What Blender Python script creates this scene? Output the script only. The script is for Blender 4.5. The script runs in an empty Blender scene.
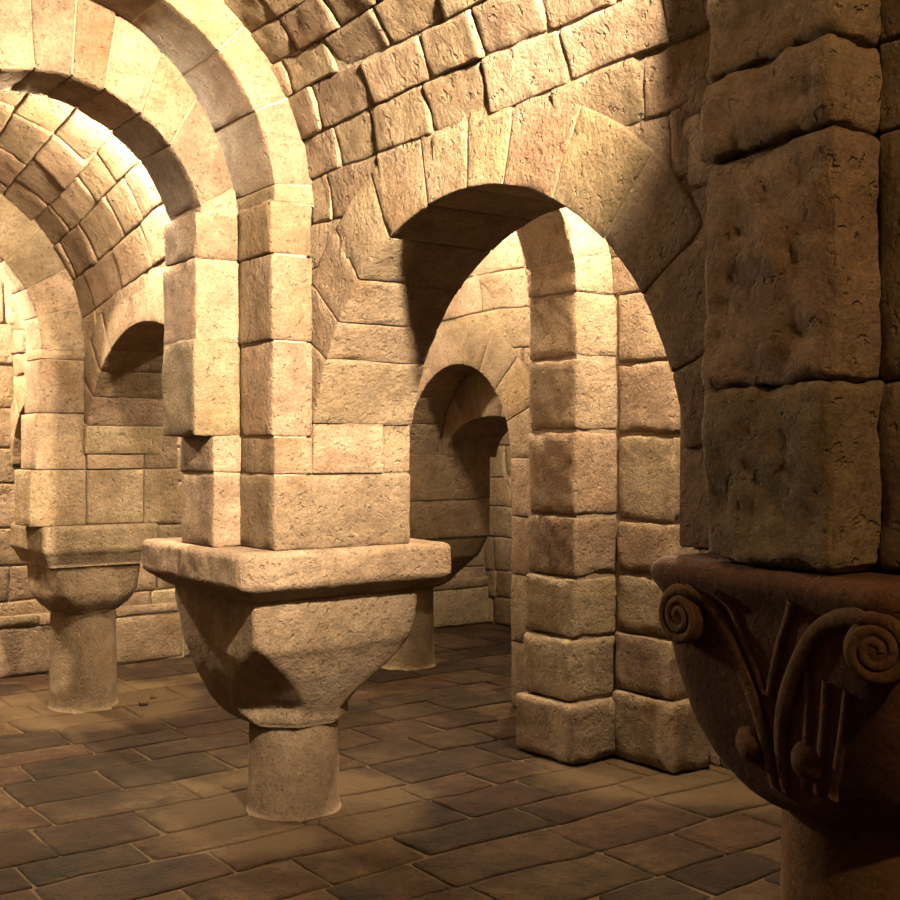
import bpy, math, random
import numpy as np
from mathutils import Vector, noise, Matrix

PI = math.pi
C = bpy.context.scene.collection
R = random.Random(11)

def P(U, V, W):            # building axes: U towards the viewer's side, V across the naves, W up
    return (V, -U, W)

# ------------------------------------------------------------------ materials
def nd(t, typ, **kw):
    n = t.nodes.new(typ)
    for k, v in kw.items():
        setattr(n, k, v)
    return n

ALB = .52
def stone_material(name, dark, mid, light, stain, mortar, bump=0.5, fine=1.0, stain_amt=0.45, collars=None, alb=ALB, vrange=(.78, 1.17), mott=.22):
    dark, mid, light, stain, mortar = [tuple(c * alb for c in q) for q in (dark, mid, light, stain, mortar)]
    m = bpy.data.materials.new(name)
    m.use_nodes = True
    t = m.node_tree
    t.nodes.clear()
    L = t.links.new
    out = nd(t, 'ShaderNodeOutputMaterial')
    bs = nd(t, 'ShaderNodeBsdfPrincipled')
    bs.inputs['Roughness'].default_value = 0.92
    bs.inputs['Specular IOR Level'].default_value = 0.2
    L(bs.outputs[0], out.inputs[0])
    tc = nd(t, 'ShaderNodeTexCoord')
    tint = nd(t, 'ShaderNodeAttribute', attribute_name='tint')
    mort = nd(t, 'ShaderNodeAttribute', attribute_name='mort')
    # every stone looks at its own piece of the noise
    off = nd(t, 'ShaderNodeVectorMath', operation='SCALE')
    off.inputs[0].default_value = (37.0, 19.0, 53.0)
    L(tint.outputs['Fac'], off.inputs['Scale'])
    vec = nd(t, 'ShaderNodeVectorMath', operation='ADD')
    L(tc.outputs['Object'], vec.inputs[0]); L(off.outputs[0], vec.inputs[1])
    def noise_tex(scale, detail=5.0, rough=0.6):
        n = nd(t, 'ShaderNodeTexNoise')
        n.inputs['Scale'].default_value = scale
        n.inputs['Detail'].default_value = detail
        n.inputs['Roughness'].default_value = rough
        L(vec.outputs[0], n.inputs['Vector'])
        return n
    n1 = noise_tex(3.2, 6)
    r1 = nd(t, 'ShaderNodeValToRGB')
    e = r1.color_ramp.elements
    e[0].position = 0.30; e[0].color = (*dark, 1)
    e[1].position = 0.72; e[1].color = (*light, 1)
    x = e.new(0.5); x.color = (*mid, 1)
    L(n1.outputs['Fac'], r1.inputs[0])
    n2 = noise_tex(1.7, 4)
    r2 = nd(t, 'ShaderNodeMapRange')
    r2.inputs[1].default_value = 0.52; r2.inputs[2].default_value = 0.74
    r2.inputs[3].default_value = 0.0; r2.inputs[4].default_value = stain_amt
    L(n2.outputs['Fac'], r2.inputs[0])
    mx = nd(t, 'ShaderNodeMix', data_type='RGBA')
    mx.inputs[7].default_value = (*stain, 1)
    L(r2.outputs[0], mx.inputs[0]); L(r1.outputs[0], mx.inputs[6])
    # tint of the individual block: brightness and warmth
    hsv = nd(t, 'ShaderNodeHueSaturation')
    mv = nd(t, 'ShaderNodeMapRange'); mv.inputs[3].default_value = vrange[0]; mv.inputs[4].default_value = vrange[1]
    L(tint.outputs['Fac'], mv.inputs[0]); L(mv.outputs[0], hsv.inputs['Value'])
    tw = nd(t, 'ShaderNodeMath', operation='MULTIPLY'); tw.inputs[1].default_value = 7.31
    fr = nd(t, 'ShaderNodeMath', operation='FRACT')
    L(tint.outputs['Fac'], tw.inputs[0]); L(tw.outputs[0], fr.inputs[0])
    mh = nd(t, 'ShaderNodeMapRange'); mh.inputs[3].default_value = 0.485; mh.inputs[4].default_value = 0.508
    L(fr.outputs[0], mh.inputs[0]); L(mh.outputs[0], hsv.inputs['Hue'])
    L(mx.outputs[2], hsv.inputs['Color'])
    # grain and pits
    ng = noise_tex(90.0, 3, 0.7)
    mg = nd(t, 'ShaderNodeMapRange'); mg.inputs[1].default_value = .3; mg.inputs[2].default_value = .7
    mg.inputs[3].default_value = 0.72; mg.inputs[4].default_value = 1.22
    L(ng.outputs['Fac'], mg.inputs[0])
    nm = noise_tex(13.0, 6, 0.7)
    mq = nd(t, 'ShaderNodeMapRange'); mq.inputs[1].default_value = .32; mq.inputs[2].default_value = .68
    mq.inputs[3].default_value = 1 - mott; mq.inputs[4].default_value = 1 + mott
    L(nm.outputs['Fac'], mq.inputs[0])
    mgq = nd(t, 'ShaderNodeMath', operation='MULTIPLY')
    L(mg.outputs[0], mgq.inputs[0]); L(mq.outputs[0], mgq.inputs[1])
    mm = nd(t, 'ShaderNodeVectorMath', operation='SCALE')
    L(hsv.outputs[0], mm.inputs[0]); L(mgq.outputs[0], mm.inputs['Scale'])
    # mortar
    mo = nd(t, 'ShaderNodeMix', data_type='RGBA')
    mo.inputs[7].default_value = (*mortar, 1)
    L(mm.outputs[0], mo.inputs[6])
    fac = mort.outputs['Fac']
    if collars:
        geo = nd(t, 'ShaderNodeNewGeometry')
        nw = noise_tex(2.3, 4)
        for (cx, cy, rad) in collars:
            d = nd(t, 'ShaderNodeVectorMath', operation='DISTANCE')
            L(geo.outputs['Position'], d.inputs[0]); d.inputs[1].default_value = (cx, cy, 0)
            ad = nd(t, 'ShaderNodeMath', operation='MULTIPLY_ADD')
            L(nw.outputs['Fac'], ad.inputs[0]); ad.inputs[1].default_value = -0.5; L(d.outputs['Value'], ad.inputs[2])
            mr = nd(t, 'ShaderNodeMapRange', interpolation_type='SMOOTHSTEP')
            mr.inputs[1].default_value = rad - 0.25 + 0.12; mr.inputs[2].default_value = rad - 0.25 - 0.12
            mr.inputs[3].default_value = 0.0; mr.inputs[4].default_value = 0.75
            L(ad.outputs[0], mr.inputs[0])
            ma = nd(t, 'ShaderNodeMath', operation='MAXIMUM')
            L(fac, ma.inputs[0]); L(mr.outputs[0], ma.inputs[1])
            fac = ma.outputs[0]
    L(fac, mo.inputs[0])
    L(mo.outputs[2], bs.inputs['Base Color'])
    # bump
    nb = noise_tex(42.0 * fine, 8, 0.72)
    vo = noise_tex(17.0 * fine, 5, 0.6)
    sm = nd(t, 'ShaderNodeMath', operation='MULTIPLY_ADD')
    L(vo.outputs['Fac'], sm.inputs[0]); sm.inputs[1].default_value = 0.9; L(nb.outputs['Fac'], sm.inputs[2])
    pn = noise_tex(38.0 * fine, 3, 0.5)
    pm = nd(t, 'ShaderNodeMapRange', interpolation_type='SMOOTHSTEP')
    pm.inputs[1].default_value = .60; pm.inputs[2].default_value = .70
    pm.inputs[3].default_value = 0.0; pm.inputs[4].default_value = 1.0
    L(pn.outputs['Fac'], pm.inputs[0])
    s2 = nd(t, 'ShaderNodeMath', operation='MULTIPLY_ADD')
    L(pm.outputs[0], s2.inputs[0]); s2.inputs[1].default_value = -.55; L(sm.outputs[0], s2.inputs[2])
    sm = s2
    bp = nd(t, 'ShaderNodeBump'); bp.inputs['Strength'].default_value = bump; bp.inputs['Distance'].default_value = 0.022
    L(sm.outputs[0], bp.inputs['Height']); L(bp.outputs[0], bs.inputs['Normal'])
    return m

SAND = dict(dark=(.30, .215, .135), mid=(.46, .345, .225), light=(.58, .455, .31), stain=(.42, .24, .09), mortar=(.60, .49, .35))
M_ASHLAR = stone_material('dressed_sandstone', **SAND, bump=0.85)
M_RUBBLE = stone_material('rough_sandstone', **SAND, bump=1.0, fine=.7, stain_amt=.3)
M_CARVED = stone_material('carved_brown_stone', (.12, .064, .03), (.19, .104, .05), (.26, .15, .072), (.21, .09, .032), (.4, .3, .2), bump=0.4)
M_SHAFT = stone_material('grey_sandstone', (.32, .24, .15), (.42, .315, .205), (.50, .385, .255), (.40, .27, .14), (.6, .49, .35), bump=0.45)
M_MORTAR = stone_material('lime_mortar', (.44, .34, .22), (.55, .44, .30), (.62, .51, .37), (.5, .37, .2), (.6, .5, .36), bump=0.4)
M_SEAM = stone_material('dark_joint_mortar', (.20, .15, .09), (.38, .30, .20), (.58, .47, .33), (.4, .28, .15), (.6, .5, .36), bump=0.5)

# ------------------------------------------------------------------ object helpers
def link(name, verts, faces, mat, parent=None, tint=None, mort=None, origin=(0, 0, 0), smooth=True):
    v = np.asarray(verts, dtype=np.float64) - np.asarray(origin)
    me = bpy.data.meshes.new(name)
    me.from_pydata(v.tolist(), [], faces)
    me.materials.append(mat)
    if smooth:
        me.polygons.foreach_set('use_smooth', [True] * len(me.polygons))
    n = len(me.vertices)
    a = me.attributes.new('tint', 'FLOAT', 'POINT')
    tv = np.full(n, R.random() if tint is None else 0.0) if tint is None or np.isscalar(tint) else np.asarray(tint)
    if np.isscalar(tint) and tint is not None:
        tv = np.full(n, float(tint))
    a.data.foreach_set('value', tv.astype(np.float32))
    if mort is not None:
        b = me.attributes.new('mort', 'FLOAT', 'POINT')
        b.data.foreach_set('value', np.asarray(mort, dtype=np.float32))
    me.update()
    o = bpy.data.objects.new(name, me)
    C.objects.link(o)
    if parent is not None:
        o.parent = parent
    else:
        o.location = origin
    return o

def thing(name, label, cat, loc, group=None):
    o = bpy.data.objects.new(name, None)
    o.empty_display_size = 0.2
    o.location = loc
    o['label'] = label; o['category'] = cat; o['kind'] = 'thing'
    if group:
        o['group'] = group
    C.objects.link(o)
    return o

def structure(o):
    o['kind'] = 'structure'
    return o

def fix_winding(verts, faces):
    v = np.asarray(verts)
    vol = 0.0
    for f in faces:
        a, b, c = v[f[0]], v[f[1]], v[f[2]]
        vol += float(np.dot(a, np.cross(b, c)))
        if len(f) == 4:
            d = v[f[3]]
            vol += float(np.dot(a, np.cross(c, d)))
    if vol < 0:
        return [tuple(reversed(f)) for f in faces]
    return faces

def ndisp(p, s):
    return (0.55 * noise.noise(Vector(p) * 5.0 + s) + 0.35 * noise.noise(Vector(p) * 14.0 + s) + 0.25 * noise.noise(Vector(p) * 33.0 + s))

def block_mesh(mapf, dims, res=0.035, gap=0.005, rho=0.009, amp=0.008):
    """A rounded, slightly rough stone filling the unit cube of mapf(a,b,c); dims = its rough metric size."""
    h = [max(d / 2 - gap / 2, .005) for d in dims]
    rr = min(rho * R.uniform(.7, 1.4), min(h) * .6)
    ax = []
    for k in range(3):
        n = max(1, int(round(2 * (h[k] - rr) / res)))
        core = [-(h[k] - rr) + 2 * (h[k] - rr) * i / n for i in range(n + 1)]
        ax.append([-h[k], -h[k] + rr * .35] + core + [h[k] - rr * .35, h[k]])
    N = [len(a) for a in ax]
    idx, verts, faces = {}, [], []
    seed = Vector((R.uniform(-50, 50), R.uniform(-50, 50), R.uniform(-50, 50)))
    def vert(i, j, k):
        key = (i, j, k)
        if key in idx:
            return idx[key]
        p = Vector((ax[0][i], ax[1][j], ax[2][k]))
        q = Vector([min(max(p[d], -h[d] + rr), h[d] - rr) for d in range(3)])
        n = (p - q).normalized()
        edge = noise.noise(p * 9 + seed)
        p2 = q + n * rr
        e = sum(1 for d in range(3) if abs(p[d]) > h[d] - rr * .9)
        dsp = amp * ndisp(p, seed)
        if e > 1:
            dsp -= max(0, edge) * rr * .7
        p2 = p2 + n * dsp
        abc = [0.5 + p2[d] / dims[d] for d in range(3)]
        idx[key] = len(verts)
        verts.append(mapf(*abc))
        return idx[key]
    for d in range(3):
        e, f = (d + 1) % 3, (d + 2) % 3
        for side in (0, N[d] - 1):
            for i in range(N[e] - 1):
                for j in range(N[f] - 1):
                    q = []
                    for (ii, jj) in ((i, j), (i + 1, j), (i + 1, j + 1), (i, j + 1)):
                        key = [0, 0, 0]; key[d] = side; key[e] = ii; key[f] = jj
                        q.append(vert(*key))
                    faces.append(tuple(q if side else reversed(q)))
    return verts, fix_winding(verts, faces)

def box_map(U0, U1, V0, V1, W0, W1, rot=None):
    def f(a, b, c):
        p = (U0 + (U1 - U0) * a, V0 + (V1 - V0) * b, W0 + (W1 - W0) * c)
        if rot:
            (cu, cv, ang) = rot
            du, dv = p[0] - cu, p[1] - cv
            cs, sn = math.cos(ang), math.sin(ang)
            p = (cu + du * cs - dv * sn, cv + du * sn + dv * cs, p[2])
        return P(*p)
    return f

def ashlar(parent, U0, U1, V0, V1, W0, W1, mat=None, rot=None, name='ashlar_block', tint=None, **kw):
    v, f = block_mesh(box_map(U0, U1, V0, V1, W0, W1, rot), (abs(U1 - U0), abs(V1 - V0), abs(W1 - W0)), **kw)
    return link(name, v, f, mat or M_ASHLAR, parent, tint, origin=parent.location)

def plain_box(parent, U0, U1, V0, V1, W0, W1, name, mat, rot=None):
    f = box_map(U0, U1, V0, V1, W0, W1, rot)
    v = [f(a, b, c) for a in (0, 1) for b in (0, 1) for c in (0, 1)]
    fc = [(0, 1, 3, 2), (4, 6, 7, 5), (0, 4, 5, 1), (2, 3, 7, 6), (0, 2, 6, 4), (1, 5, 7, 3)]
    return link(name, v, fix_winding(v, fc), mat, parent, None, origin=parent.location if parent else (0, 0, 0), smooth=False)

def arch_point(plane, c, Wc, sgn, ell):
    """ell(r01) -> (a, b). returns f(angle, r01, depth)"""
    def f(t, r, d):
        a, b = ell(r)
        h = c + sgn * a * math.cos(t)
        w = Wc + b * math.sin(t)
        return P(d, h, w) if plane == 'A' else P(h, d, w)
    return f

def ring(parent, plane, c, Wc, sgn, inn, outr, d0, d1, angles, res=0.035, mat=None, tints=None, amp=.006, rho=.007, gap=.005):
    """voussoirs between the joint angles (degrees from the springing at side sgn)"""
    ell = lambda r: (inn[0] + (outr[0] - inn[0]) * r, inn[1] + (outr[1] - inn[1]) * r)
    ap = arch_point(plane, c, Wc, sgn, ell)
    am = (inn[0] + outr[0]) / 2
    for i in range(len(angles) - 1):
        t0, t1 = math.radians(angles[i]), math.radians(angles[i + 1])
        mf = lambda a, b, cc, t0=t0, t1=t1: ap(t0 + (t1 - t0) * a, b, d0 + (d1 - d0) * cc)
        v, f = block_mesh(mf, ((t1 - t0) * am, outr[0] - inn[0], d1 - d0), res=res, amp=amp, rho=rho, gap=gap)
        link('voussoir', v, f, mat or M_ASHLAR, parent, tints[i] if tints and i in tints else None, origin=parent.location)
    # mortar bed that fills the joints
    n = 40
    e = 0.0075
    t0, t1 = math.radians(angles[0]), math.radians(angles[-1])
    er = e / max(outr[0] - inn[0], .05)
    verts, faces = [], []
    for i in range(n + 1):
        t = t0 + (t1 - t0) * i / n
        for (r, d) in ((er, d0 + e), (1 - er, d0 + e), (1 - er, d1 - e), (er, d1 - e)):
            verts.append(ap(t, r, d))
    for i in range(n):
        for k in range(4):
            a, b = i * 4 + k, i * 4 + (k + 1) % 4
            faces.append((a, b, b + 4, a + 4))
    faces.append((0, 1, 2, 3)); faces.append(tuple(n * 4 + k for k in (3, 2, 1, 0)))
    link('mortar_bed', verts, fix_winding(verts, faces), M_MORTAR, parent, None, origin=parent.location, smooth=False)

def even(a0, a1, n, jit=2.0):
    out = [a0 + (a1 - a0) * i / n for i in range(n + 1)]
    return [out[0]] + [x + R.uniform(-jit, jit) for x in out[1:-1]] + [out[-1]]

def masonry(name, mapf, umax, smax, course=(.14, .21), length=(.22, .48), drop=None, mat=None, res=.035, relief=.014, tilt=.02,
            gap=.005, depth=.035, mortar_d=-.016, seed=1, mortar_one=True, wob=.02, u_first=True, amp=.010, mortar_noise=.006, parent=None, origin=(0, 0, 0), mcol=None, edge_d=.005):
    """Coursed stones over mapf(u, s, d): a relief surface; stones are rounded islands over a bed of mortar."""
    rg = random.Random(seed)
    verts, faces, tint, mort = [], [], [], []
    sd = Vector((seed * 3.7, seed * 1.3, seed * 2.1))
    s = 0.0
    lines = [0.0]
    while lines[-1] < smax:
        lines.append(lines[-1] + rg.uniform(*course))
    lines[-1] = max(smax, lines[-2] + .08)
    wy = lambda k, u: lines[k] + (wob * noise.noise(Vector((u * 1.3, k * 7.7, seed))) + .3 * wob * noise.noise(Vector((u * 6, k * 3.7, seed))) if 0 < k < len(lines) - 1 else 0)
    for k in range(len(lines) - 1):
        u = -rg.uniform(0, length[0])
        while u < umax:
            u2 = u + rg.uniform(*length)
            if umax - u2 < length[0] * .5:
                u2 = umax
            a0, a1 = max(u, 0.0), min(u2, umax)
            lean = rg.uniform(-.012, .012)
            u = u2
            if a1 - a0 < .03:
                continue
            hgt = rg.uniform(-relief, relief) ; tx, ty = rg.uniform(-tilt, tilt), rg.uniform(-tilt, tilt)
            tn = rg.random()
            nx = max(2, int((a1 - a0) / res)); ny = max(2, int((lines[k + 1] - lines[k]) / res))
            fx = [0, .0, .035] + [i / nx for i in range(1, nx)] + [.965, 1.0, 1.0]
            fy = [0, .0, .06] + [i / ny for i in range(1, ny)] + [.94, 1.0, 1.0]
            fx = sorted(fx); fy = sorted(fy)
            base = len(verts)
            nX, nY = len(fx), len(fy)
            keep = []
            cut_c = [rg.uniform(0, .014) for _ in range(4)]
            for j, y in enumerate(fy):
                for i, x in enumerate(fx):
                    uu = a0 + (a1 - a0) * x + lean * (y - .5)
                    y0, y1 = wy(k, uu), wy(k + 1, uu)
                    ss = y0 + (y1 - y0) * y
                    # joints
                    uu += gap * .5 * (1 - 2 * x); ss += gap * .5 * (1 - 2 * y)
                    # rounded corners
                    for ci, (cx, cy) in enumerate(((0, 0), (1, 0), (0, 1), (1, 1))):
                        dx, dy = abs(x - cx) * (a1 - a0), abs(y - cy) * (y1 - y0)
                        if dx + dy < cut_c[ci]:
                            pull = (cut_c[ci] - dx - dy) * .5
                            uu += pull * (1 - 2 * cx); ss += pull * (1 - 2 * cy)
                    p = Vector((uu, ss, seed))
                    jag = .004 * noise.noise(p * 11)
                    edge_ring = i in (1, nX - 2) or j in (1, nY - 2)
                    skirt = i in (0, nX - 1) or j in (0, nY - 1)
                    d = hgt + tx * (x - .5) + ty * (y - .5) + amp * ndisp(p + sd, sd)
                    if skirt:
                        d = -depth
                    elif edge_ring:
                        d -= edge_d * (1 + .9 * noise.noise(p * 8))
                    if skirt or edge_ring:
                        if x in (0, 1): uu += jag
                        if y in (0, 1): ss += jag
                    verts.append(mapf(uu, ss, d)); tint.append(tn); mort.append(0.0)
                    keep.append(not (drop and drop(uu, ss)))
            for j in range(nY - 1):
                for i in range(nX - 1):
                    q = (j * nX + i, j * nX + i + 1, (j + 1) * nX + i + 1, (j + 1) * nX + i)
                    if all(keep[x] for x in q):
                        faces.append(tuple(base + x for x in q))
    # mortar bed
    r2 = .05
    nx, ny = max(2, int(umax / r2)), max(2, int(smax / r2))
    base = len(verts); keep = []
    for j in range(ny + 1):
        for i in range(nx + 1):
            uu, ss = umax * i / nx, smax * j / ny
            d = mortar_d + mortar_noise * noise.noise(Vector((uu * 2.2, ss * 2.2, seed + 9)))
            verts.append(mapf(uu, ss, d)); tint.append(.5); mort.append(1.0 if mcol is None else mcol)
            keep.append(not (drop and drop(uu, ss)))
    for j in range(ny):
        for i in range(nx):
            q = (j * (nx + 1) + i, j * (nx + 1) + i + 1, (j + 1) * (nx + 1) + i + 1, (j + 1) * (nx + 1) + i)
            if all(keep[x] for x in q):
                faces.append(tuple(base + x for x in q))
    # face the room: compare with mapf's d direction
    f0 = faces[len(faces) // 2]
    a, b, c = (Vector(verts[i]) for i in f0[:3])
    n = (b - a).cross(c - a)
    um, sm = umax * .5, smax * .5
    dd = Vector(mapf(0.01, 0.01, .1)) - Vector(mapf(0.01, 0.01, 0))
    f1 = next(f for f in faces)
    A = [Vector(mapf(0.01, 0.01, 0)), Vector(mapf(0.03, 0.01, 0)), Vector(mapf(0.01, 0.03, 0))]
    if (A[1] - A[0]).cross(A[2] - A[0]).dot(dd) < 0:
        faces = [tuple(reversed(f)) for f in faces]
    return link(name, verts, faces, mat or M_RUBBLE, parent, tint, mort, origin)

# ------------------------------------------------------------------ grid of the crypt
P0 = (0.0, 0.0); P1 = (2.81, 0.0); P2 = (-2.52, 0.0); P4 = (-2.42, 2.25)
EX, EY, EZ = -2.434, -4.433, 1.55

# ------------------------------------------------------------------ floor
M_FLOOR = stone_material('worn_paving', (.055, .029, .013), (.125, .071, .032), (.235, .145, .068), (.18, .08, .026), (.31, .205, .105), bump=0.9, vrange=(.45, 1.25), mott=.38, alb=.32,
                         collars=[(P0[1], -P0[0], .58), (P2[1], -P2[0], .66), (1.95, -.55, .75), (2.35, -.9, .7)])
fl = masonry('floor', lambda u, s, d: P(-3.75 + s, -4.6 + u, d), 9.6, 11.6, course=(.25, .38), length=(.34, .68), mat=M_FLOOR,
             res=.08, relief=.003, tilt=.004, gap=.013, depth=.04, mortar_d=-.009, seed=5, wob=.05, amp=.005, mortar_noise=.003, mcol=.8, edge_d=.003)
structure(fl)

# ------------------------------------------------------------------ loft helper for capitals / slabs / shafts
def loft(sections, cap=True):
    """sections: list of (list of (U,V) points, W)"""
    verts, faces = [], []
    n = len(sections[0][0])
    for pts, w in sections:
        for (u, v) in pts:
            verts.append(P(u, v, w))
    for i in range(len(sections) - 1):
        for k in range(n):
            a, b = i * n + k, i * n + (k + 1) % n
            faces.append((a, b, b + n, a + n))
    if cap:
        faces.append(tuple(range(n)))
        faces.append(tuple((len(sections) - 1) * n + k for k in reversed(range(n))))
    return verts, faces

def poly_section(dists, angs, n=96, rnd=0.0, center=(0, 0), rot=0.0, rmin=None):
    """Convex outline: at each direction the nearest of the half-planes (dist, normal angle); softened by a p-norm."""
    pts = []
    for i in range(n):
        t = 2 * PI * i / n
        vals = []
        for d, a in zip(dists, angs):
            cs = math.cos(t - a)
            if cs > 1e-3:
                vals.append(cs / d)
        if rnd > 0:
            p = 1.0 / rnd
            r = sum(v ** p for v in vals) ** (-1 / p)
        else:
            r = 1.0 / max(vals)
        u, v = r * math.cos(t + rot), r * math.sin(t + rot)
        pts.append((center[0] + u, center[1] + v))
    return pts

def rough(verts, amp, seed, c=None, zfix=None):
    out = []
    sd = Vector((seed, seed * 2.3, seed * .7))
    for v in verts:
        p = Vector(v)
        k = amp * ndisp(p, sd)
        if c is not None:
            dr = Vector((p.x - c[1], p.y + c[0], 0))
            if dr.length > 1e-4:
                dr.normalize()
            p = p + dr * k
        else:
            p = p + Vector((noise.noise(p * 7 + sd), noise.noise(p * 7 - sd), noise.noise(p * 9 + sd * 2))) * amp
        out.append(tuple(p))
    return out

def interp(tab, w):
    """piecewise linear in a list of (w, v...)"""
    if w <= tab[0][0]:
        return tab[0][1:]
    for a, b in zip(tab, tab[1:]):
        if w <= b[0]:
            k = (w - a[0]) / (b[0] - a[0])
            return tuple(x + (y - x) * k for x, y in zip(a[1:], b[1:]))
    return tab[-1][1:]

def shaft(parent, c, W1, r=.19, mat=None, bulge=0.0):
    secs = []
    n = 16
    for i in range(n + 1):
        w = -.01 + (W1 + .02) * i / n
        rr = r * (1 + .05 * (1 - i / n)) + (.012 if i == 0 else 0)
        secs.append(([(c[0] + rr * math.cos(2 * PI * k / 64), c[1] + rr * math.sin(2 * PI * k / 64)) for k in range(64)], w))
    v, f = loft(secs)
    v = rough(v, .006, c[0] + 3, c)
    return link('shaft', v, fix_winding(v, f), mat or M_SHAFT, parent, origin=parent.location)

def slab(parent, c, half, W0, Wb, W1, half_b, rot=0.0, name='impost_slab', mat=None, amp=.016, seed=4, off=(0, 0)):
    """square slab W0..W1 with a bevelled underside that starts at Wb"""
    secs = []
    ang = [0, PI / 2, PI, 3 * PI / 2]
    tab = [(W0, half_b), (Wb, half - .012), (Wb + .015, half), (W1 - .02, half), (W1 - .006, half - .006), (W1, half - .02)]
    ws = sorted(set([W0 + (Wb - W0) * i / 4 for i in range(5)] + [Wb + (W1 - Wb) * i / 5 for i in range(6)] + [Wb + .015, W1 - .02, W1 - .006]))
    for w in ws:
        h, = interp(tab, w)
        secs.append((poly_section([h] * 4, ang, n=160, rnd=.028, center=(c[0] + off[0], c[1] + off[1]), rot=rot), w))
    for q in (.92, .75, .5, .25):
        secs.append((poly_section([(half - .02) * q] * 4, ang, n=160, rnd=.028, center=(c[0] + off[0], c[1] + off[1]), rot=rot), W1 + .002))
    v, f = loft(secs)
    v = rough(v, amp, seed, c)
    return link(name, v, fix_winding(v, f), mat or M_ASHLAR, parent, origin=parent.location)

# ------------------------------------------------------------------ the central column
col = thing('stone_column', 'short thick column with plain block capital cut to triangular facets under a wide slab', 'column', P(*P0, 0), 'columns of the crypt')
shaft(col, P0, .40)
def block_capital(parent, c, tab, rot=0.0, mat=None, seed=2, soft=.02, amp=.009, corner=None):
    """tab rows: (W, face distance, corner-facet distance)"""
    secs = []
    ws = [tab[0][0] + (tab[-1][0] - tab[0][0]) * i / 26 for i in range(27)]
    for w in ws:
        cf, dc = interp(tab, w)
        angs = [i * PI / 4 for i in range(8)]
        dd = []
        for i in range(8):
            d = cf if i % 2 == 0 else dc * (corner[i // 2] if corner and w < tab[-2][0] else 1.0)
            dd.append(d)
        secs.append((poly_section(dd, angs, n=160, rnd=soft, center=c, rot=rot), w))
    v, f = loft(secs)
    v = rough(v, amp, seed, c)
    return link('capital', v, fix_winding(v, f), mat or M_ASHLAR, parent, origin=parent.location)
def facet_capital(parent, c, tables, W0, W1, seed=2, soft=.006, amp=.007, n=34):
    secs = []
    for i in range(n + 1):
        w = W0 + (W1 - W0) * i / n
        dd = [interp(tb, w)[0] for tb in tables]
        secs.append((poly_section(dd, [k * PI / 4 for k in range(8)], n=192, rnd=soft, center=c), w))
    v, f = loft(secs)
    v = rough(v, amp, seed, c)
    return link('capital', v, fix_winding(v, f), M_ASHLAR, parent, .45, origin=parent.location)
cfA = [(.388, .198), (.405, .214), (.43, .214), (.445, .212), (.48, .236), (.56, .286), (.627, .325), (.70, .358), (.738, .374), (.744, .386), (.90, .388), (.962, .386)]
cfB = [(.388, .198), (.405, .235), (.44, .262), (.504, .30), (.627, .355), (.72, .378), (.90, .388), (.962, .386)]
dR = [(.388, .198), (.405, .222), (.43, .224), (.445, .222), (.504, .268), (.57, .338), (.627, .405), (.682, .462), (.767, .515), (.90, .548), (.962, .546)]
dC = [(.388, .198), (.405, .224), (.43, .224), (.442, .222), (.462, .196), (.56, .294), (.627, .364), (.70, .446), (.79, .545), (.90, .549), (.962, .546)]
dL = [(.388, .198), (.40, .27), (.415, .31), (.47, .365), (.607, .435), (.724, .485), (.84, .52), (.90, .545), (.962, .546)]
facet_capital(col, P0, [cfA, dR, cfA, dL, cfB, dL, cfB, dC], .388, .962)
slab(col, P0, .50, .958, 1.012, 1.155, .405, seed=4)

def pier(label, c, loc, courses, core, group='piers above the columns', name='stone_pier'):
    """courses: list of (W0, W1, [boxes (u0,u1,v0,v1)])"""
    t = thing(name, label, 'pier', loc, group)
    for (w0, w1, boxes) in courses:
        for b in boxes:
            tn = b[4] if len(b) > 4 else None
            ashlar(t, c[0] + b[0], c[0] + b[1], c[1] + b[2], c[1] + b[3], w0, w1, tint=tn)
    if core:
        for k in core:
            plain_box(t, c[0] + k[0], c[0] + k[1], c[1] + k[2], c[1] + k[3], k[4], k[5], 'mortar_core', M_MORTAR)
    return t

# pier over the central column: outer order flush at U=+-.45, inner order strip reaches further left
Ws = [1.153, 1.453, 1.60, 1.976, 2.312, 2.52]
pr = thing('stone_pier', 'stepped ashlar pier standing on the wide slab of the facetted column', 'pier', P(0, 0, 1.153), 'piers above the columns')
vin = [-.455, -.455, -.535, -.53, -.53]
vout = [-.334, -.334, -.34, -.345, -.35]
for k in range(5):
    w0, w1 = Ws[k], Ws[k + 1]
    # outer order, front and back
    r0 = .314 if k == 0 else -.158
    ashlar(pr, .155 if k else .0, .45, vout[k], r0, w0, w1, amp=.006)
    ashlar(pr, -.45, -.155 if k else 0., vout[k], r0, w0, w1, res=.06)
    # inner order
    ashlar(pr, -.172, .158, vin[k], vout[k] + .03, w0 + (.004 if k else 0), w1 + R.uniform(-.02, .02) * (k > 0), res=.03, amp=.012)
    ashlar(pr, -.165, .165, .30, .46, w0, w1, res=.07)
plain_box(pr, -.441, .441, -.325, .304, 1.16, 1.45, 'mortar_core', M_MORTAR)
plain_box(pr, -.441, .439, -.328, -.186, 1.4, 2.53, 'mortar_core', M_MORTAR)
plain_box(pr, -.30, .30, -.32, .28, 1.44, 2.6, 'mortar_core', M_MORTAR)
plain_box(pr, -.16, .147, -.445, .44, 1.17, 2.5, 'mortar_core', M_MORTAR)
plain_box(pr, -.43, .43, .31, .42, 1.9, 3.1, 'mortar_core', M_MORTAR)
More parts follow.
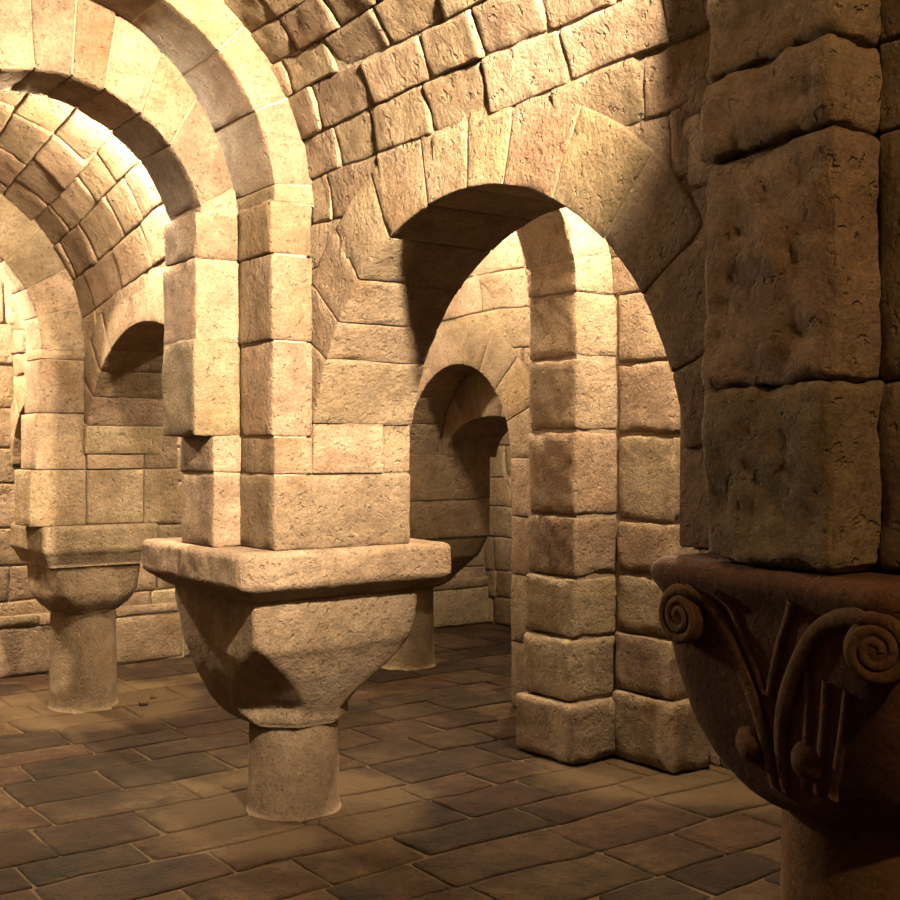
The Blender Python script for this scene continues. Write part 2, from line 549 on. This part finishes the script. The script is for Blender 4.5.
# right cheek of the jamb, flush beside the arcade springing
ashlar(pr, .15, .447, .175, .312, 1.453, 1.66, tint=.75)
ashlar(pr, .15, .447, .215, .315, 1.66, 1.94, tint=.9)
ashlar(pr, -.15, .456, -.165, .172, 1.453, 1.70, tint=.55)
ashlar(pr, .15, .455, -.165, .212, 1.70, 1.885, tint=.45)
plain_box(pr, -.3, .437, -.16, .30, 1.45, 1.93, 'mortar_core', M_MORTAR)

# ------------------------------------------------------------------ great transverse arch (two orders) over the central nave
AW = 2.34
t = thing('stone_arch', 'recessed inner ring of the double arch springing from the facetted column', 'arch', P(0, -1.08, 0), 'transverse arches')
ring(t, 'A', -1.08, 2.34, 1, (.60, .60), (.76, .925), -.172, .156, [9, 17.5, 42, 57, 72, 84, 97, 109, 124, 140, 156, 171], amp=.007)
for (w0, w1) in ((1.15, 1.45), (1.45, 1.9), (1.9, 2.34)):
    ashlar(t, -.172, .158, -1.95, -1.66, w0, w1, res=.08)
t = thing('stone_arch', 'outer ring of the double arch, framing the recessed ring above the facetted column', 'arch', P(0, -1.08, 0), 'transverse arches')
ring(t, 'A', -1.08, 2.50, 1, (.75, .75), (1.06, 1.06), -.45, .45, [1, 6, 27.5, 47, 67, 86, 104, 122, 140, 160, 178], amp=.006, tints={2: .85})
slab(t, (0, -2.12), .5, .93, 1.015, 1.15, .36, seed=14)
block_capital(t, (0, -2.12), [(.40, .2, .2), (.45, .22, .23), (.7, .34, .44), (.94, .36, .49)], seed=15)
shaft(t, (0, -2.12), .41)
for (w0, w1) in ((1.15, 1.5), (1.5, 2.0), (2.0, 2.5)):
    ashlar(t, -.45, .45, -2.15, -1.82, w0, w1, res=.09)

# ------------------------------------------------------------------ arcade arch between the central column and the carved column
BC, BW, BR = 1.418, 1.415, .985
t = thing('stone_arch', 'round arcade arch between the facetted column and the carved volute capital', 'arch', P(BC, .07, 0), 'arcade arches')
angB = [14, 29.4, 39, 51, 65, 79.5, 92, 103, 117, 132.5, 146, 160, 172]
ring(t, 'B', BC, BW, -1, (BR, BR), (1.27, 1.27), -.167, .31, angB, amp=.008, tints={0: .35, 1: .3, 2: .45, 3: .5, 4: .6, 5: .75, 6: .8, 7: .55})

# vault profile over a nave: wall, elliptic arc, wall
def vault_map(U0, sign, vc, a, b, Wc, Wlow, slope=0.0):
    """u runs along -U or +U, s climbs the +V side wall from Wlow, over the crown, down the other side."""
    n = 200
    pts = [(vc + a, Wlow)]
    tot = [0.0]
    seq = [(vc + a, Wc)] + [(vc + a * math.cos(PI * i / n), Wc + b * math.sin(PI * i / n)) for i in range(1, n + 1)] + [(vc - a, Wlow)]
    for p in seq:
        q = pts[-1]
        tot.append(tot[-1] + math.hypot(p[0] - q[0], p[1] - q[1])); pts.append(p)
    tarr = np.array(tot); va = np.array([p[0] for p in pts]); wa = np.array([p[1] for p in pts])
    def f(u, s, d):
        s = min(max(s, 0), tot[-1] - 1e-4)
        v = float(np.interp(s, tarr, va)); w = float(np.interp(s, tarr, wa))
        if w <= Wc + 1e-9:
            nv, nw = (-1.0 if v > vc else 1.0), 0.0
        else:
            nv, nw = -(v - vc) / a ** 2, -(w - Wc) / b ** 2
            l = math.hypot(nv, nw); nv /= l; nw /= l
        return P(U0 + sign * u, v + nv * d, w + nw * d + slope * u * (1 if w > Wlow + .01 else 0))
    f.vw = lambda s: (float(np.interp(s, tarr, va)), float(np.interp(s, tarr, wa)))
    return f, tot[-1]

def vault(name, U0, U1, vc, a, b, Wc, Wlow, drop=None, slope=0.0, **kw):
    mf, L = vault_map(U0, 1, vc, a, b, Wc, Wlow, slope)
    dr = (lambda u, s: drop(U0 + u, *mf.vw(s))) if drop else None
    return structure(masonry(name, mf, U1 - U0, L, drop=dr, **kw))

def in_circle(u, w, c, Wc, r):
    return w < Wc or math.hypot(u - c, w - Wc) < r

# front bay of the central nave
def dropB(U, V, W):
    return V > -.5 and in_circle(U, W, BC, BW, 1.10) and .40 < U < 2.44
vault('ceiling', .40, 2.62, -1.08, .925, .97, 2.44, 1.5, drop=lambda U, V, W: dropB(U, V, W) or (V < -1.95 and W < 2.44), seed=21, res=.028,
      course=(.13, .185), length=(.22, .42), relief=.006, tilt=.016, amp=.014, gap=.004)

# ------------------------------------------------------------------ carved column on the near side
ROT = math.radians(-5.5)
c1 = P1
RB = (c1[0], c1[1], ROT)
col = thing('stone_column', 'dark column with carved volute capital, stems and round knobs', 'column', P(*P1, 0), 'columns of the crypt')
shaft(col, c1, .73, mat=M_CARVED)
secs = []
tabc = [(.700, .19, .19), (.715, .225, .23), (.745, .262, .275), (.795, .285, .335), (.85, .298, .375), (.906, .31, .41), (1.03, .330, .462), (1.12, .343, .484), (1.19, .350, .492), (1.215, .366, .512), (1.245, .378, .528), (1.268, .374, .522), (1.285, .352, .497)]
ws = [.70 + .585 * i / 40 for i in range(41)]
for w in ws:
    cf, dc = interp(tabc, w)
    secs.append((poly_section([cf, dc] * 4, [i * PI / 4 for i in range(8)], n=128, rnd=.045, center=c1, rot=ROT), w))
for q in (.92, .75, .5, .25):
    secs.append((poly_section([.355 * q, .497 * q] * 4, [i * PI / 4 for i in range(8)], n=128, rnd=.045, center=c1, rot=ROT), 1.286))
v, f = loft(secs)
v = rough(v, .005, 7, c1)
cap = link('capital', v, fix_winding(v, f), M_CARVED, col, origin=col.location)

def cap_radius(w, t):
    cf, dc = interp(tabc, w)
    vals = []
    for i in range(8):
        cs = math.cos(t - i * PI / 4)
        if cs > 1e-3:
            vals.append(cs / (cf if i % 2 == 0 else dc))
    p = 1 / .045
    return sum(x ** p for x in vals) ** (-1 / p)
def cap_point(face, h, w, d):
    """point on a capital face: face normal angle, h along the face (-1..1 of half width), w height, d outwards"""
    cf, dc = interp(tabc, w)
    t = face + h
    r = cap_radius(w, t) + d
    return P(c1[0] + r * math.cos(t + ROT), c1[1] + r * math.sin(t + ROT), w)
def tube(pts, radii, nseg=10, flat=.8):
    pts = [Vector(p) for p in pts]
    verts, faces = [], []
    up0 = Vector((0, 0, 1))
    for i, p in enumerate(pts):
        tg = (pts[min(i + 1, len(pts) - 1)] - pts[max(i - 1, 0)]).normalized()
        rad = Vector((p.x - c1[1], p.y + c1[0], 0)).normalized()
        a = (rad - tg * rad.dot(tg)).normalized()
        b = tg.cross(a)
        for k in range(nseg):
            th = 2 * PI * k / nseg
            verts.append(tuple(p + (a * math.cos(th) * flat + b * math.sin(th)) * radii[i]))
    for i in range(len(pts) - 1):
        for k in range(nseg):
            x, y = i * nseg + k, i * nseg + (k + 1) % nseg
            faces.append((x, y, y + nseg, x + nseg))
    faces.append(tuple(range(nseg))); faces.append(tuple((len(pts) - 1) * nseg + k for k in reversed(range(nseg))))
    return verts, fix_winding(verts, faces)
def smooth_path(keys, n):
    """Catmull-Rom through (h, w) keys"""
    out = []
    K = [keys[0]] + list(keys) + [keys[-1]]
    m = len(keys) - 1
    for i in range(n + 1):
        x = i / n * m
        j = min(int(x), m - 1); tt = x - j
        p0, p1, p2, p3 = K[j], K[j + 1], K[j + 2], K[j + 3]
        out.append(tuple(.5 * (2 * p1[d] + (p2[d] - p0[d]) * tt + (2 * p0[d] - 5 * p1[d] + 4 * p2[d] - p3[d]) * tt ** 2 + (-p0[d] + 3 * p1[d] - 3 * p2[d] + p3[d]) * tt ** 3) for d in range(2)))
    return out
# faces: -V (angle -90) looks to the central nave; +U (angle 0) looks to the viewer's side; the two others the same
for face in (-PI / 2, 0.0, PI / 2, PI):
    for sg in (-1, 1):
        # stem rising from the middle of the foot, running into the volute spiral
        hv, wv = (sg * .60 if sg < 0 else .745), 1.150
        if (sg < 0 and abs(face) < .1) or (sg > 0 and face > 3):
            continue
        stem = [(sg * .06, .78), (sg * .07, .87), (hv * .19, .97), (hv * .40, 1.085), (hv * .58, 1.160), (hv * .77, 1.203), (hv * .95, 1.222)]
        sp = smooth_path(stem, 26)
        # volute: a thick disc near the corner with a spiral ridge
        ca = face + hv + ROT
        na = face + ROT + (.02 if sg < 0 else .46)
        nrm = Vector(P(math.cos(na), math.sin(na), 0)); tn_ = Vector(P(-math.sin(na), math.cos(na), 0)) * sg
        cc = Vector(cap_point(face, hv, wv, .0)) + nrm * .006
        R0 = .066
        prof = [(0, .030), (R0 * .5, .028), (R0 * .85, .022), (R0, .012), (R0 * 1.02, -.05)]
        verts, faces = [], []
        for (rr, dd) in prof:
            for k in range(28):
                th = 2 * PI * k / 28
                verts.append(tuple(cc + tn_ * rr * math.cos(th) + Vector((0, 0, 1)) * rr * math.sin(th) + nrm * dd))
        for i in range(len(prof) - 1):
            for k in range(28):
                faces.append((i * 28 + k, i * 28 + (k + 1) % 28, (i + 1) * 28 + (k + 1) % 28, (i + 1) * 28 + k))
        faces.append(tuple((len(prof) - 1) * 28 + k for k in range(28)))
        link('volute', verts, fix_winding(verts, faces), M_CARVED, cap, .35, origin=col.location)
        sp3 = [Vector(cap_point(face, h, w, .000)) for h, w in sp]
        spiral = []
        for i in range(60):
            a = PI * .62 - i * (2 * PI * 2.3 / 59)
            rr = R0 * (1.0 - .82 * i / 59)
            dd = .020 + .008 * i / 59
            spiral.append(cc + tn_ * rr * math.cos(a) + Vector((0, 0, 1)) * rr * math.sin(a) + nrm * dd)
        path = sp3[:-2] + spiral
        rad = [.014 + .008 * min(1, i / 10) for i in range(len(sp3) - 2)] + [.016 - .0075 * i / 59 for i in range(60)]
        v, f = tube(path, rad, flat=.62)
        link('stem', v, f, M_CARVED, cap, .5, origin=col.location)
        # second, inner stem drawn as a fillet of the plain triangle
        fil = smooth_path([(sg * .02, 1.0), (sg * .12, 1.09), (sg * .22, 1.17), (sg * .30, 1.225)], 14)
        v, f = tube([cap_point(face, h, w, -.004) for h, w in fil], [.013] * len(fil))
        link('fillet', v, f, M_CARVED, cap, .4, origin=col.location)
        # round knob at the foot
        kc = Vector(cap_point(face, (-.25 if sg < 0 else .33), .872, -.006))
        verts, faces = [], []
        nn, mm = 20, 12
        for i in range(mm + 1):
            for k in range(nn):
                th, ph = 2 * PI * k / nn, PI * i / mm
                q = Vector((math.sin(ph) * math.cos(th), math.sin(ph) * math.sin(th), math.cos(ph)))
                q2 = q.copy()
                rdir = Vector((kc.x - c1[1], kc.y + c1[0], 0)).normalized()
                q2 -= rdir * (q2.dot(rdir) * .35)
                verts.append(tuple(kc + q2 * (.046 + .005 * noise.noise(q * 3 + kc * 9))))
        for i in range(mm):
            for k in range(nn):
                faces.append((i * nn + k, i * nn + (k + 1) % nn, (i + 1) * nn + (k + 1) % nn, (i + 1) * nn + k))
        link('knob', verts, fix_winding(verts, faces), M_CARVED, cap, .6, origin=col.location)
        # flutes between stem and corner
        for q, h0 in enumerate((.36, .48, .60) if sg > 0 else ()):
            top = 1.075 - .012 * q
            fl_ = smooth_path([(sg * (h0 - .10), .80), (sg * (h0 - .03), .92), (sg * (h0 + .02), top)], 8)
            v, f = tube([cap_point(face, h, w, -.008) for h, w in fl_], [.016] * len(fl_))
            link('flute', v, f, M_CARVED, cap, .45, origin=col.location)

# pier over the carved column
pr = thing('stone_pier', 'dark ashlar pier of tall rough blocks standing on the carved volute capital', 'pier', P(*P1, 1.285), 'piers above the columns')
W1s = [1.295, 1.695, 2.226, 2.42, 2.62]
tn = [.25, .55, .45, .5]
for k in range(4):
    w0, w1 = W1s[k], W1s[k + 1]
    dv = (0, .006, -.004, .008)[k]
    ashlar(pr, c1[0] - .175, c1[0] + .22, c1[1] - .365 + dv, c1[1] + .1, w0, w1, rot=RB, res=.02, amp=.032, rho=.02, gap=.007, tint=tn[k], mat=M_RUBBLE)
    ashlar(pr, c1[0] + .21, c1[0] + .46, c1[1] - .22, c1[1] + .2, w0, w1 + (.1 if k == 0 else 0) * 0, rot=RB, res=.035, amp=.016, tint=.35, mat=M_RUBBLE)
    ashlar(pr, c1[0] - .43, c1[0] - .19, c1[1] - .2, c1[1] + .3, w0, w1, rot=RB, res=.07)
    ashlar(pr, c1[0] - .19, c1[0] + .19, c1[1] + .11, c1[1] + .36, w0, w1, rot=RB, res=.09)
plain_box(pr, c1[0] - .15, c1[0] + .185, c1[1] - .325, c1[1] + .34, 1.29, 2.60, 'mortar_core', M_MORTAR, rot=RB)
plain_box(pr, c1[0] - .40, c1[0] + .44, c1[1] - .17, c1[1] + .28, 1.29, 2.60, 'mortar_core', M_MORTAR, rot=RB)
# transverse arch that leaps from it over the viewer
t = thing('stone_arch', 'wide transverse arch rising out of the dark pier on the carved capital', 'arch', P(2.81, -1.75, 0), 'transverse arches')
ring(t, 'A', -1.75, 2.62, 1, (1.39, 1.25), (1.66, 1.52), 2.63, 2.99, even(1, 179, 16), res=.08)
for (w0, w1) in ((0, .5), (.5, 1.0), (1.0, 1.5), (1.5, 2.0), (2.0, 2.62)):
    ashlar(t, 2.63, 2.99, -3.45, -3.14, w0, w1, res=.1)

# ------------------------------------------------------------------ far column of the same row
col = thing('stone_column', 'distant column with small rounded capital beside the end wall', 'column', P(*P2, 0), 'columns of the crypt')
P2C = (P2[0], -.065)
shaft(col, P2C, .62, r=.19)
block_capital(col, P2C, [(.58, .19, .19), (.60, .205, .212), (.625, .232, .25), (.66, .255, .29), (.70, .268, .325), (.76, .272, .345), (.88, .272, .37), (.90, .27, .37)], soft=.03, seed=9)
slab(col, P2C, .345, .87, .95, 1.11, .29, seed=6, amp=.012)
pr = thing('stone_pier', 'pale narrow pier standing on the distant column beside the end wall', 'pier', P(*P2, 1.11), 'piers above the columns')
Wp = [1.11, 1.436, 1.76, 2.07, 2.13]
vl = [-.475, -.44, -.42, -.41]
for k in range(4):
    ashlar(pr, P2[0] - .0, P2[0] + .30, vl[k], -.150, Wp[k], Wp[k + 1], res=.045, amp=.005)
    if k < 2:
        ashlar(pr, P2[0] - .30, P2[0] + .31, -.150, .20, Wp[k] + .0, Wp[k + 1] - (.0, .235)[k], res=.045, amp=.007)
        ashlar(pr, P2[0] - .30, P2[0] + .30, .20, .42, Wp[k] + .0, Wp[k + 1], res=.06)
plain_box(pr, P2[0] + .01, P2[0] + .285, -.395, .40, 1.12, 2.10, 'mortar_core', M_MORTAR)
plain_box(pr, P2[0] - .25, P2[0] + .2, -.14, .28, 2.0, 2.9, 'mortar_core', M_MORTAR)
# its single transverse arch
t = thing('stone_arch', 'single pale transverse arch springing from the distant column by the end wall', 'arch', P(P2[0], -1.08, 0), 'transverse arches')
ring(t, 'A', -1.08, 2.12, 1, (.675, .675), (1.02, 1.03), P2[0] + .0, P2[0] + .30, [0, 16, 30, 46, 62, 80, 98, 116, 134, 152, 178], res=.05, amp=.005)
for (w0, w1) in ((0, .5), (.5, 1.0), (1.0, 1.55), (1.55, 2.12)):
    ashlar(t, P2[0] - .30, P2[0] + .30, -2.1, -1.755, w0, w1, res=.1)
# arcade arch from it to the central column
B2C = -1.33
t = thing('stone_arch', 'arcade arch seen edge-on between the distant column and the facetted column', 'arch', P(B2C, .07, 0), 'arcade arches')
ring(t, 'B', B2C, 1.415, -1, (.885, .80), (1.15, 1.08), -.167, .31, [8, 20, 33, 46, 58, 70, 82, 94, 106, 120, 135, 150, 165, 178], res=.045)
# mid bay vault of the central nave
vault('ceiling', P2[0] + .25, -.40, -1.08, .925, .97, 2.13, 1.3, slope=.16, seed=33, res=.035, course=(.16, .23), length=(.26, .46), relief=.005, tilt=.012, amp=.011, gap=.004,
      drop=lambda U, V, W: (V > -.5 and (W < 1.5 or ((U - B2C) / 1.0) ** 2 + ((W + .16 * (U + 2.27) - 1.415) / .92) ** 2 < 1)))
# stub of the arcade against the end wall
t = thing('stone_arch', 'small dark arch between the distant column and the end wall', 'arch', P(-3.24, .07, 0), 'arcade arches')
ring(t, 'B', -3.25, 1.45, -1, (.42, .42), (.60, .60), -.167, .31, even(0, 180, 7), res=.06)
# end bay vault
vault('ceiling', -3.72, P2[0] - .25, -1.08, .925, .97, 2.44, 1.5, seed=44, res=.05,
      drop=lambda U, V, W: V > -.5 and math.hypot(U + 3.25, W - 1.45) < .5)

# ------------------------------------------------------------------ side nave beyond the arcade
SA = 1.14
vault('ceiling', .40, 3.1, SA, .83, .95, 2.40, 0.0, seed=55, res=.05, course=(.18, .26), length=(.3, .55),
      drop=lambda U, V, W: (V < SA and (W < 1.4 or math.hypot(U - BC, W - BW) < 1.1)))
B4C, B4W = -1.50, 1.50
vault('ceiling', -2.3, -.40, SA, .88, .95, 2.40, 0.0, seed=66, res=.045, course=(.20, .28), length=(.35, .6), relief=.008, tilt=.015, amp=.01,
      drop=lambda U, V, W: (V < SA and (W < 1.4 or ((U - B2C) / 1.0) ** 2 + ((W - 1.415) / .92) ** 2 < 1)) or (V > SA and (W < 1.4 or ((U - B4C) / .68) ** 2 + ((W - B4W) / .70) ** 2 < 1)))
vault('ceiling', -3.72, -2.3, SA, .88, .95, 2.40, 1.4, seed=77, res=.06,
      drop=lambda U, V, W: V < SA and math.hypot(U + 3.25, W - 1.45) < .5)

# pilaster standing on the floor
pl = thing('stone_pier', 'tall stepped pier of squared blocks standing directly on the paving', 'pier', P(.1, 1.8, 0), 'piers on the floor')
Wi = [0, .30, .615, .915, 1.22, 1.645, 2.01, 2.34]
Vi = [1.375, 1.405, 1.425, 1.435, 1.44, 1.445, 1.45]
for k in range(7):
    fl_ = .05 if k == 0 else .0
    ashlar(pl, -.14 - fl_ * .5, .235 + fl_, Vi[k], 1.80, Wi[k], Wi[k + 1], res=.032, amp=.014, rho=.018, tint=[.5, .4, .4, .3, .7, .6, .75][k], gap=.009)
Wo = [0, .345, .635, .935, 1.195, 1.625, 1.985, 2.34]
Vo = [1.665, 1.69, 1.70, 1.70, 1.71, 1.71, 1.71]
for k in range(7):
    fl_ = .05 if k == 0 else 0
    ashlar(pl, .245, .635 + fl_, Vo[k], 1.92, Wo[k], Wo[k + 1], res=.034, amp=.014, rho=.018, tint=[.35, .3, .4, .45, .5, .55, .6][k], gap=.009)
plain_box(pl, -.12, .222, 1.464, 1.85, .01, 2.34, 'mortar_core', M_MORTAR)
plain_box(pl, -.12, .62, 1.73, 1.90, .01, 2.34, 'mortar_core', M_MORTAR)
for (w0, w1) in ((0, .4), (.4, .8), (.8, 1.15), (1.15, 1.5)):
    ashlar(pl, -.93, -.13, 1.985, 2.6, w0, w1, res=.06)
# its two-order arch
t = thing('stone_arch', 'inner ring of the bright double arch rising from the pier on the paving', 'arch', P(0, .94, 0), 'transverse arches')
ring(t, 'A', .95, 2.34, 1, (.50, .62), (.76, .88), -.14, .235, [0, 14, 36, 57, 80, 100, 122, 144, 166, 180], res=.035, amp=.010, tints={0: .7, 1: .75})
t = thing('stone_arch', 'outer ring of the bright double arch rising from the pier on the paving', 'arch', P(0, .94, 0), 'transverse arches')
ring(t, 'A', .95, 2.34, 1, (.76, .88), (1.04, 1.16), -.45, .635, [0, 12, 30, 50, 70, 90, 110, 130, 150, 168, 180], res=.04, amp=.010)

# column of the second row, partly hidden
col = thing('stone_column', 'half hidden column with corbel-like capital behind the facetted column', 'column', P(*P4, 0), 'columns of the crypt')
shaft(col, P4, .60, r=.19)
block_capital(col, P4, [(.565, .19, .19), (.575, .23, .24), (.60, .26, .30), (.66, .29, .36), (.74, .36, .45), (.80, .41, .52), (.92, .44, .58), (.935, .44, .58)], seed=13, soft=.02)
pr = thing('stone_pier', 'dim pier standing on the half hidden column in the side aisle', 'pier', P(*P4, .93), 'piers above the columns')
for (w0, w1) in ((.935, 1.20), (1.20, 1.52)):
    ashlar(pr, P4[0] - .4, P4[0] + .42, P4[1] - .40, P4[1] + .44, w0, w1, res=.045)
ashlar(pr, P4[0] - .3, P4[0] + .3, P4[1] - .34, P4[1] - .2, 1.52, 2.1, res=.07)
plain_box(pr, P4[0] - .38, P4[0] + .36, P4[1] - .19, P4[1] + .38, .95, 2.1, 'mortar_core', M_MORTAR)
t = thing('stone_arch', 'dark low arch behind the tall floor pier, reaching the half hidden column', 'arch', P(B4C, 2.3, 0), 'arcade arches')
ring(t, 'B', B4C, B4W, -1, (.55, .60), (.86, .88), 2.0, 2.28, [0, 22, 42, 62, 82, 98, 116, 136, 158, 180], res=.05)
t = thing('stone_arch', 'flat inner arch recessed under the dark low arch of the side aisle', 'arch', P(B4C, 2.5, 0), 'arcade arches')
ring(t, 'B', B4C, 1.5, -1, (.50, .27), (.86, .66), 2.285, 2.75, [0, 30, 55, 78, 102, 125, 150, 180], res=.05)
# transverse arch between the two far columns
t = thing('stone_arch', 'transverse arch between the distant column and the half hidden column', 'arch', P(-2.45, 1.1, 0), 'transverse arches')
ring(t, 'A', 1.12, 2.12, 1, (.74, .72), (1.0, 1.03), -2.75, -2.2, even(0, 180, 11), res=.07)

# ------------------------------------------------------------------ outer walls
SV = 3.98
wl = masonry('wall_side', lambda u, s, d: P(-3.75 + u, SV - d, s), 6.9, 3.6, seed=88, res=.06, course=(.22, .3), length=(.35, .6), relief=.006, amp=.008)
structure(wl)
# end wall with a plinth
we = masonry('wall_end', lambda u, s, d: P(-3.70 + d, -2.4 + u, s), 6.5, 3.6, seed=99, res=.05, course=(.22, .34), length=(.4, .75), relief=.006, tilt=.012, amp=.008)
structure(we)
pn = masonry('baseboard_end', lambda u, s, d: P(-3.66 + d, -2.4 + u, s), 6.42, .34, seed=101, res=.05, course=(.33, .34), length=(.6, 1.1), relief=.004, amp=.008, mat=M_ASHLAR)
structure(pn)
# far side of the central nave
wl = masonry('wall_nave', lambda u, s, d: P(-3.75 + u, -2.12 + d, s), 3.3, 2.5, seed=103, res=.08, course=(.22, .3), length=(.35, .6), relief=.008)
structure(wl)
# outer aisle vault
structure(masonry('ceiling', lambda u, s, d: P(-3.75 + u, 2.55 + 1.45 * s, 2.95 - .45 * s - d), 4.2, 1.0, seed=107, res=.07))
# shell on the viewer's side
structure(masonry('wall_back', lambda u, s, d: P(7.6 - d, -4.6 + u, s), 9.6, 4.1, seed=111, res=.12, course=(.25, .35), length=(.4, .7)))
structure(masonry('wall_west', lambda u, s, d: P(1.9 + u, -4.5 + d, s), 5.8, 4.1, seed=113, res=.12, course=(.25, .35), length=(.4, .7)))
structure(masonry('ceiling', lambda u, s, d: P(2.95 + u, -4.6 + s, 3.9 - d), 4.8, 9.6, seed=115, res=.14, course=(.25, .35), length=(.4, .7)))
structure(masonry('wall_front', lambda u, s, d: P(2.35 + d, -4.6 + u, s), 1.5, 4.1, seed=117, res=.12, course=(.25, .35), length=(.4, .7)))
structure(masonry('wall_aisle', lambda u, s, d: P(.60 + u, 1.97 - d, s), 7.0, 4.0, seed=119, res=.07, course=(.25, .35), length=(.35, .6), relief=.006))

# two chips of stone lying on the paving by the far column
for (u, v, r, lab) in ((-2.28, .22, .022, 'tiny dark chip of stone lying on the paving by the distant column'), (-2.42, .34, .016, 'smaller dark chip of stone lying behind the other chip')):
    verts, faces = block_mesh(box_map(u - r, u + r, v - r * 1.3, v + r * 1.3, 0.0, r * 1.2), (2 * r, 2.6 * r, 1.2 * r), res=.01, rho=.006, amp=.004)
    o = link('stone_chip', verts, faces, M_CARVED, None, .1, origin=P(u, v, 0))
    o['label'] = lab; o['category'] = 'stone'; o['group'] = 'chips of stone on the floor'

# ------------------------------------------------------------------ light
WARM = (1.0, .785, .52)
def lamp(name, U, V, W, power, size=.06, col=WARM, spot=None, aim=None, blend=.4):
    l = bpy.data.lights.new(name, 'SPOT' if spot else 'POINT')
    l.energy = power; l.color = col; l.shadow_soft_size = size
    o = bpy.data.objects.new(name, l)
    C.objects.link(o)
    o.location = P(U, V, W)
    if spot:
        l.spot_size = math.radians(spot); l.spot_blend = blend
        d = Vector(P(*aim)) - o.location
        o.rotation_euler = d.to_track_quat('-Z', 'Y').to_euler()
    return o
lamp('nave_lamp', 3.4, -.86, 3.22, 4000, spot=72, aim=(.1, -.82, 2.34), blend=1.0)
lamp('middle_lamp', -.62, -.53, 2.98, 360)
lamp('end_lamp', -3.1, -1.1, 2.8, 650)
lamp('aisle_end_lamp', -3.0, .9, 2.6, 300)
lamp('aisle_lamp', 1.05, 1.40, 3.05, 500)
lamp('aisle_far_lamp', -.8, 1.45, 3.0, 180)
lamp('outer_aisle_lamp', -2.2, 3.3, 2.2, 170)
lamp('viewer_fill_lamp', 5.0, -1.0, 3.2, 165, col=(1.0, .62, .28))  # unseen fill added on the viewer's side to lift the carved pier and floor

w = bpy.data.worlds.new('dark'); w.use_nodes = True
w.node_tree.nodes['Background'].inputs[0].default_value = (.05, .03, .015, 1)
w.node_tree.nodes['Background'].inputs[1].default_value = 0.1
bpy.context.scene.world = w

# ------------------------------------------------------------------ camera
cd = bpy.data.cameras.new('camera')
cd.sensor_width = 36; cd.lens = 36 * 1150 / 900
cd.clip_start = .02
cam = bpy.data.objects.new('camera', cd)
C.objects.link(cam)
cam.location = (EX, EY, EZ)
cam.rotation_euler = (math.radians(90), 0, math.radians(-36.5))
sc = bpy.context.scene
sc.camera = cam
sc.view_settings.view_transform = 'Standard'
sc.view_settings.look = 'None'
sc.view_settings.exposure = 0.0
sc.view_settings.gamma = 1.0
sc.view_settings.use_curve_mapping = False
sc.cycles.max_bounces = 5
sc.cycles.diffuse_bounces = 2
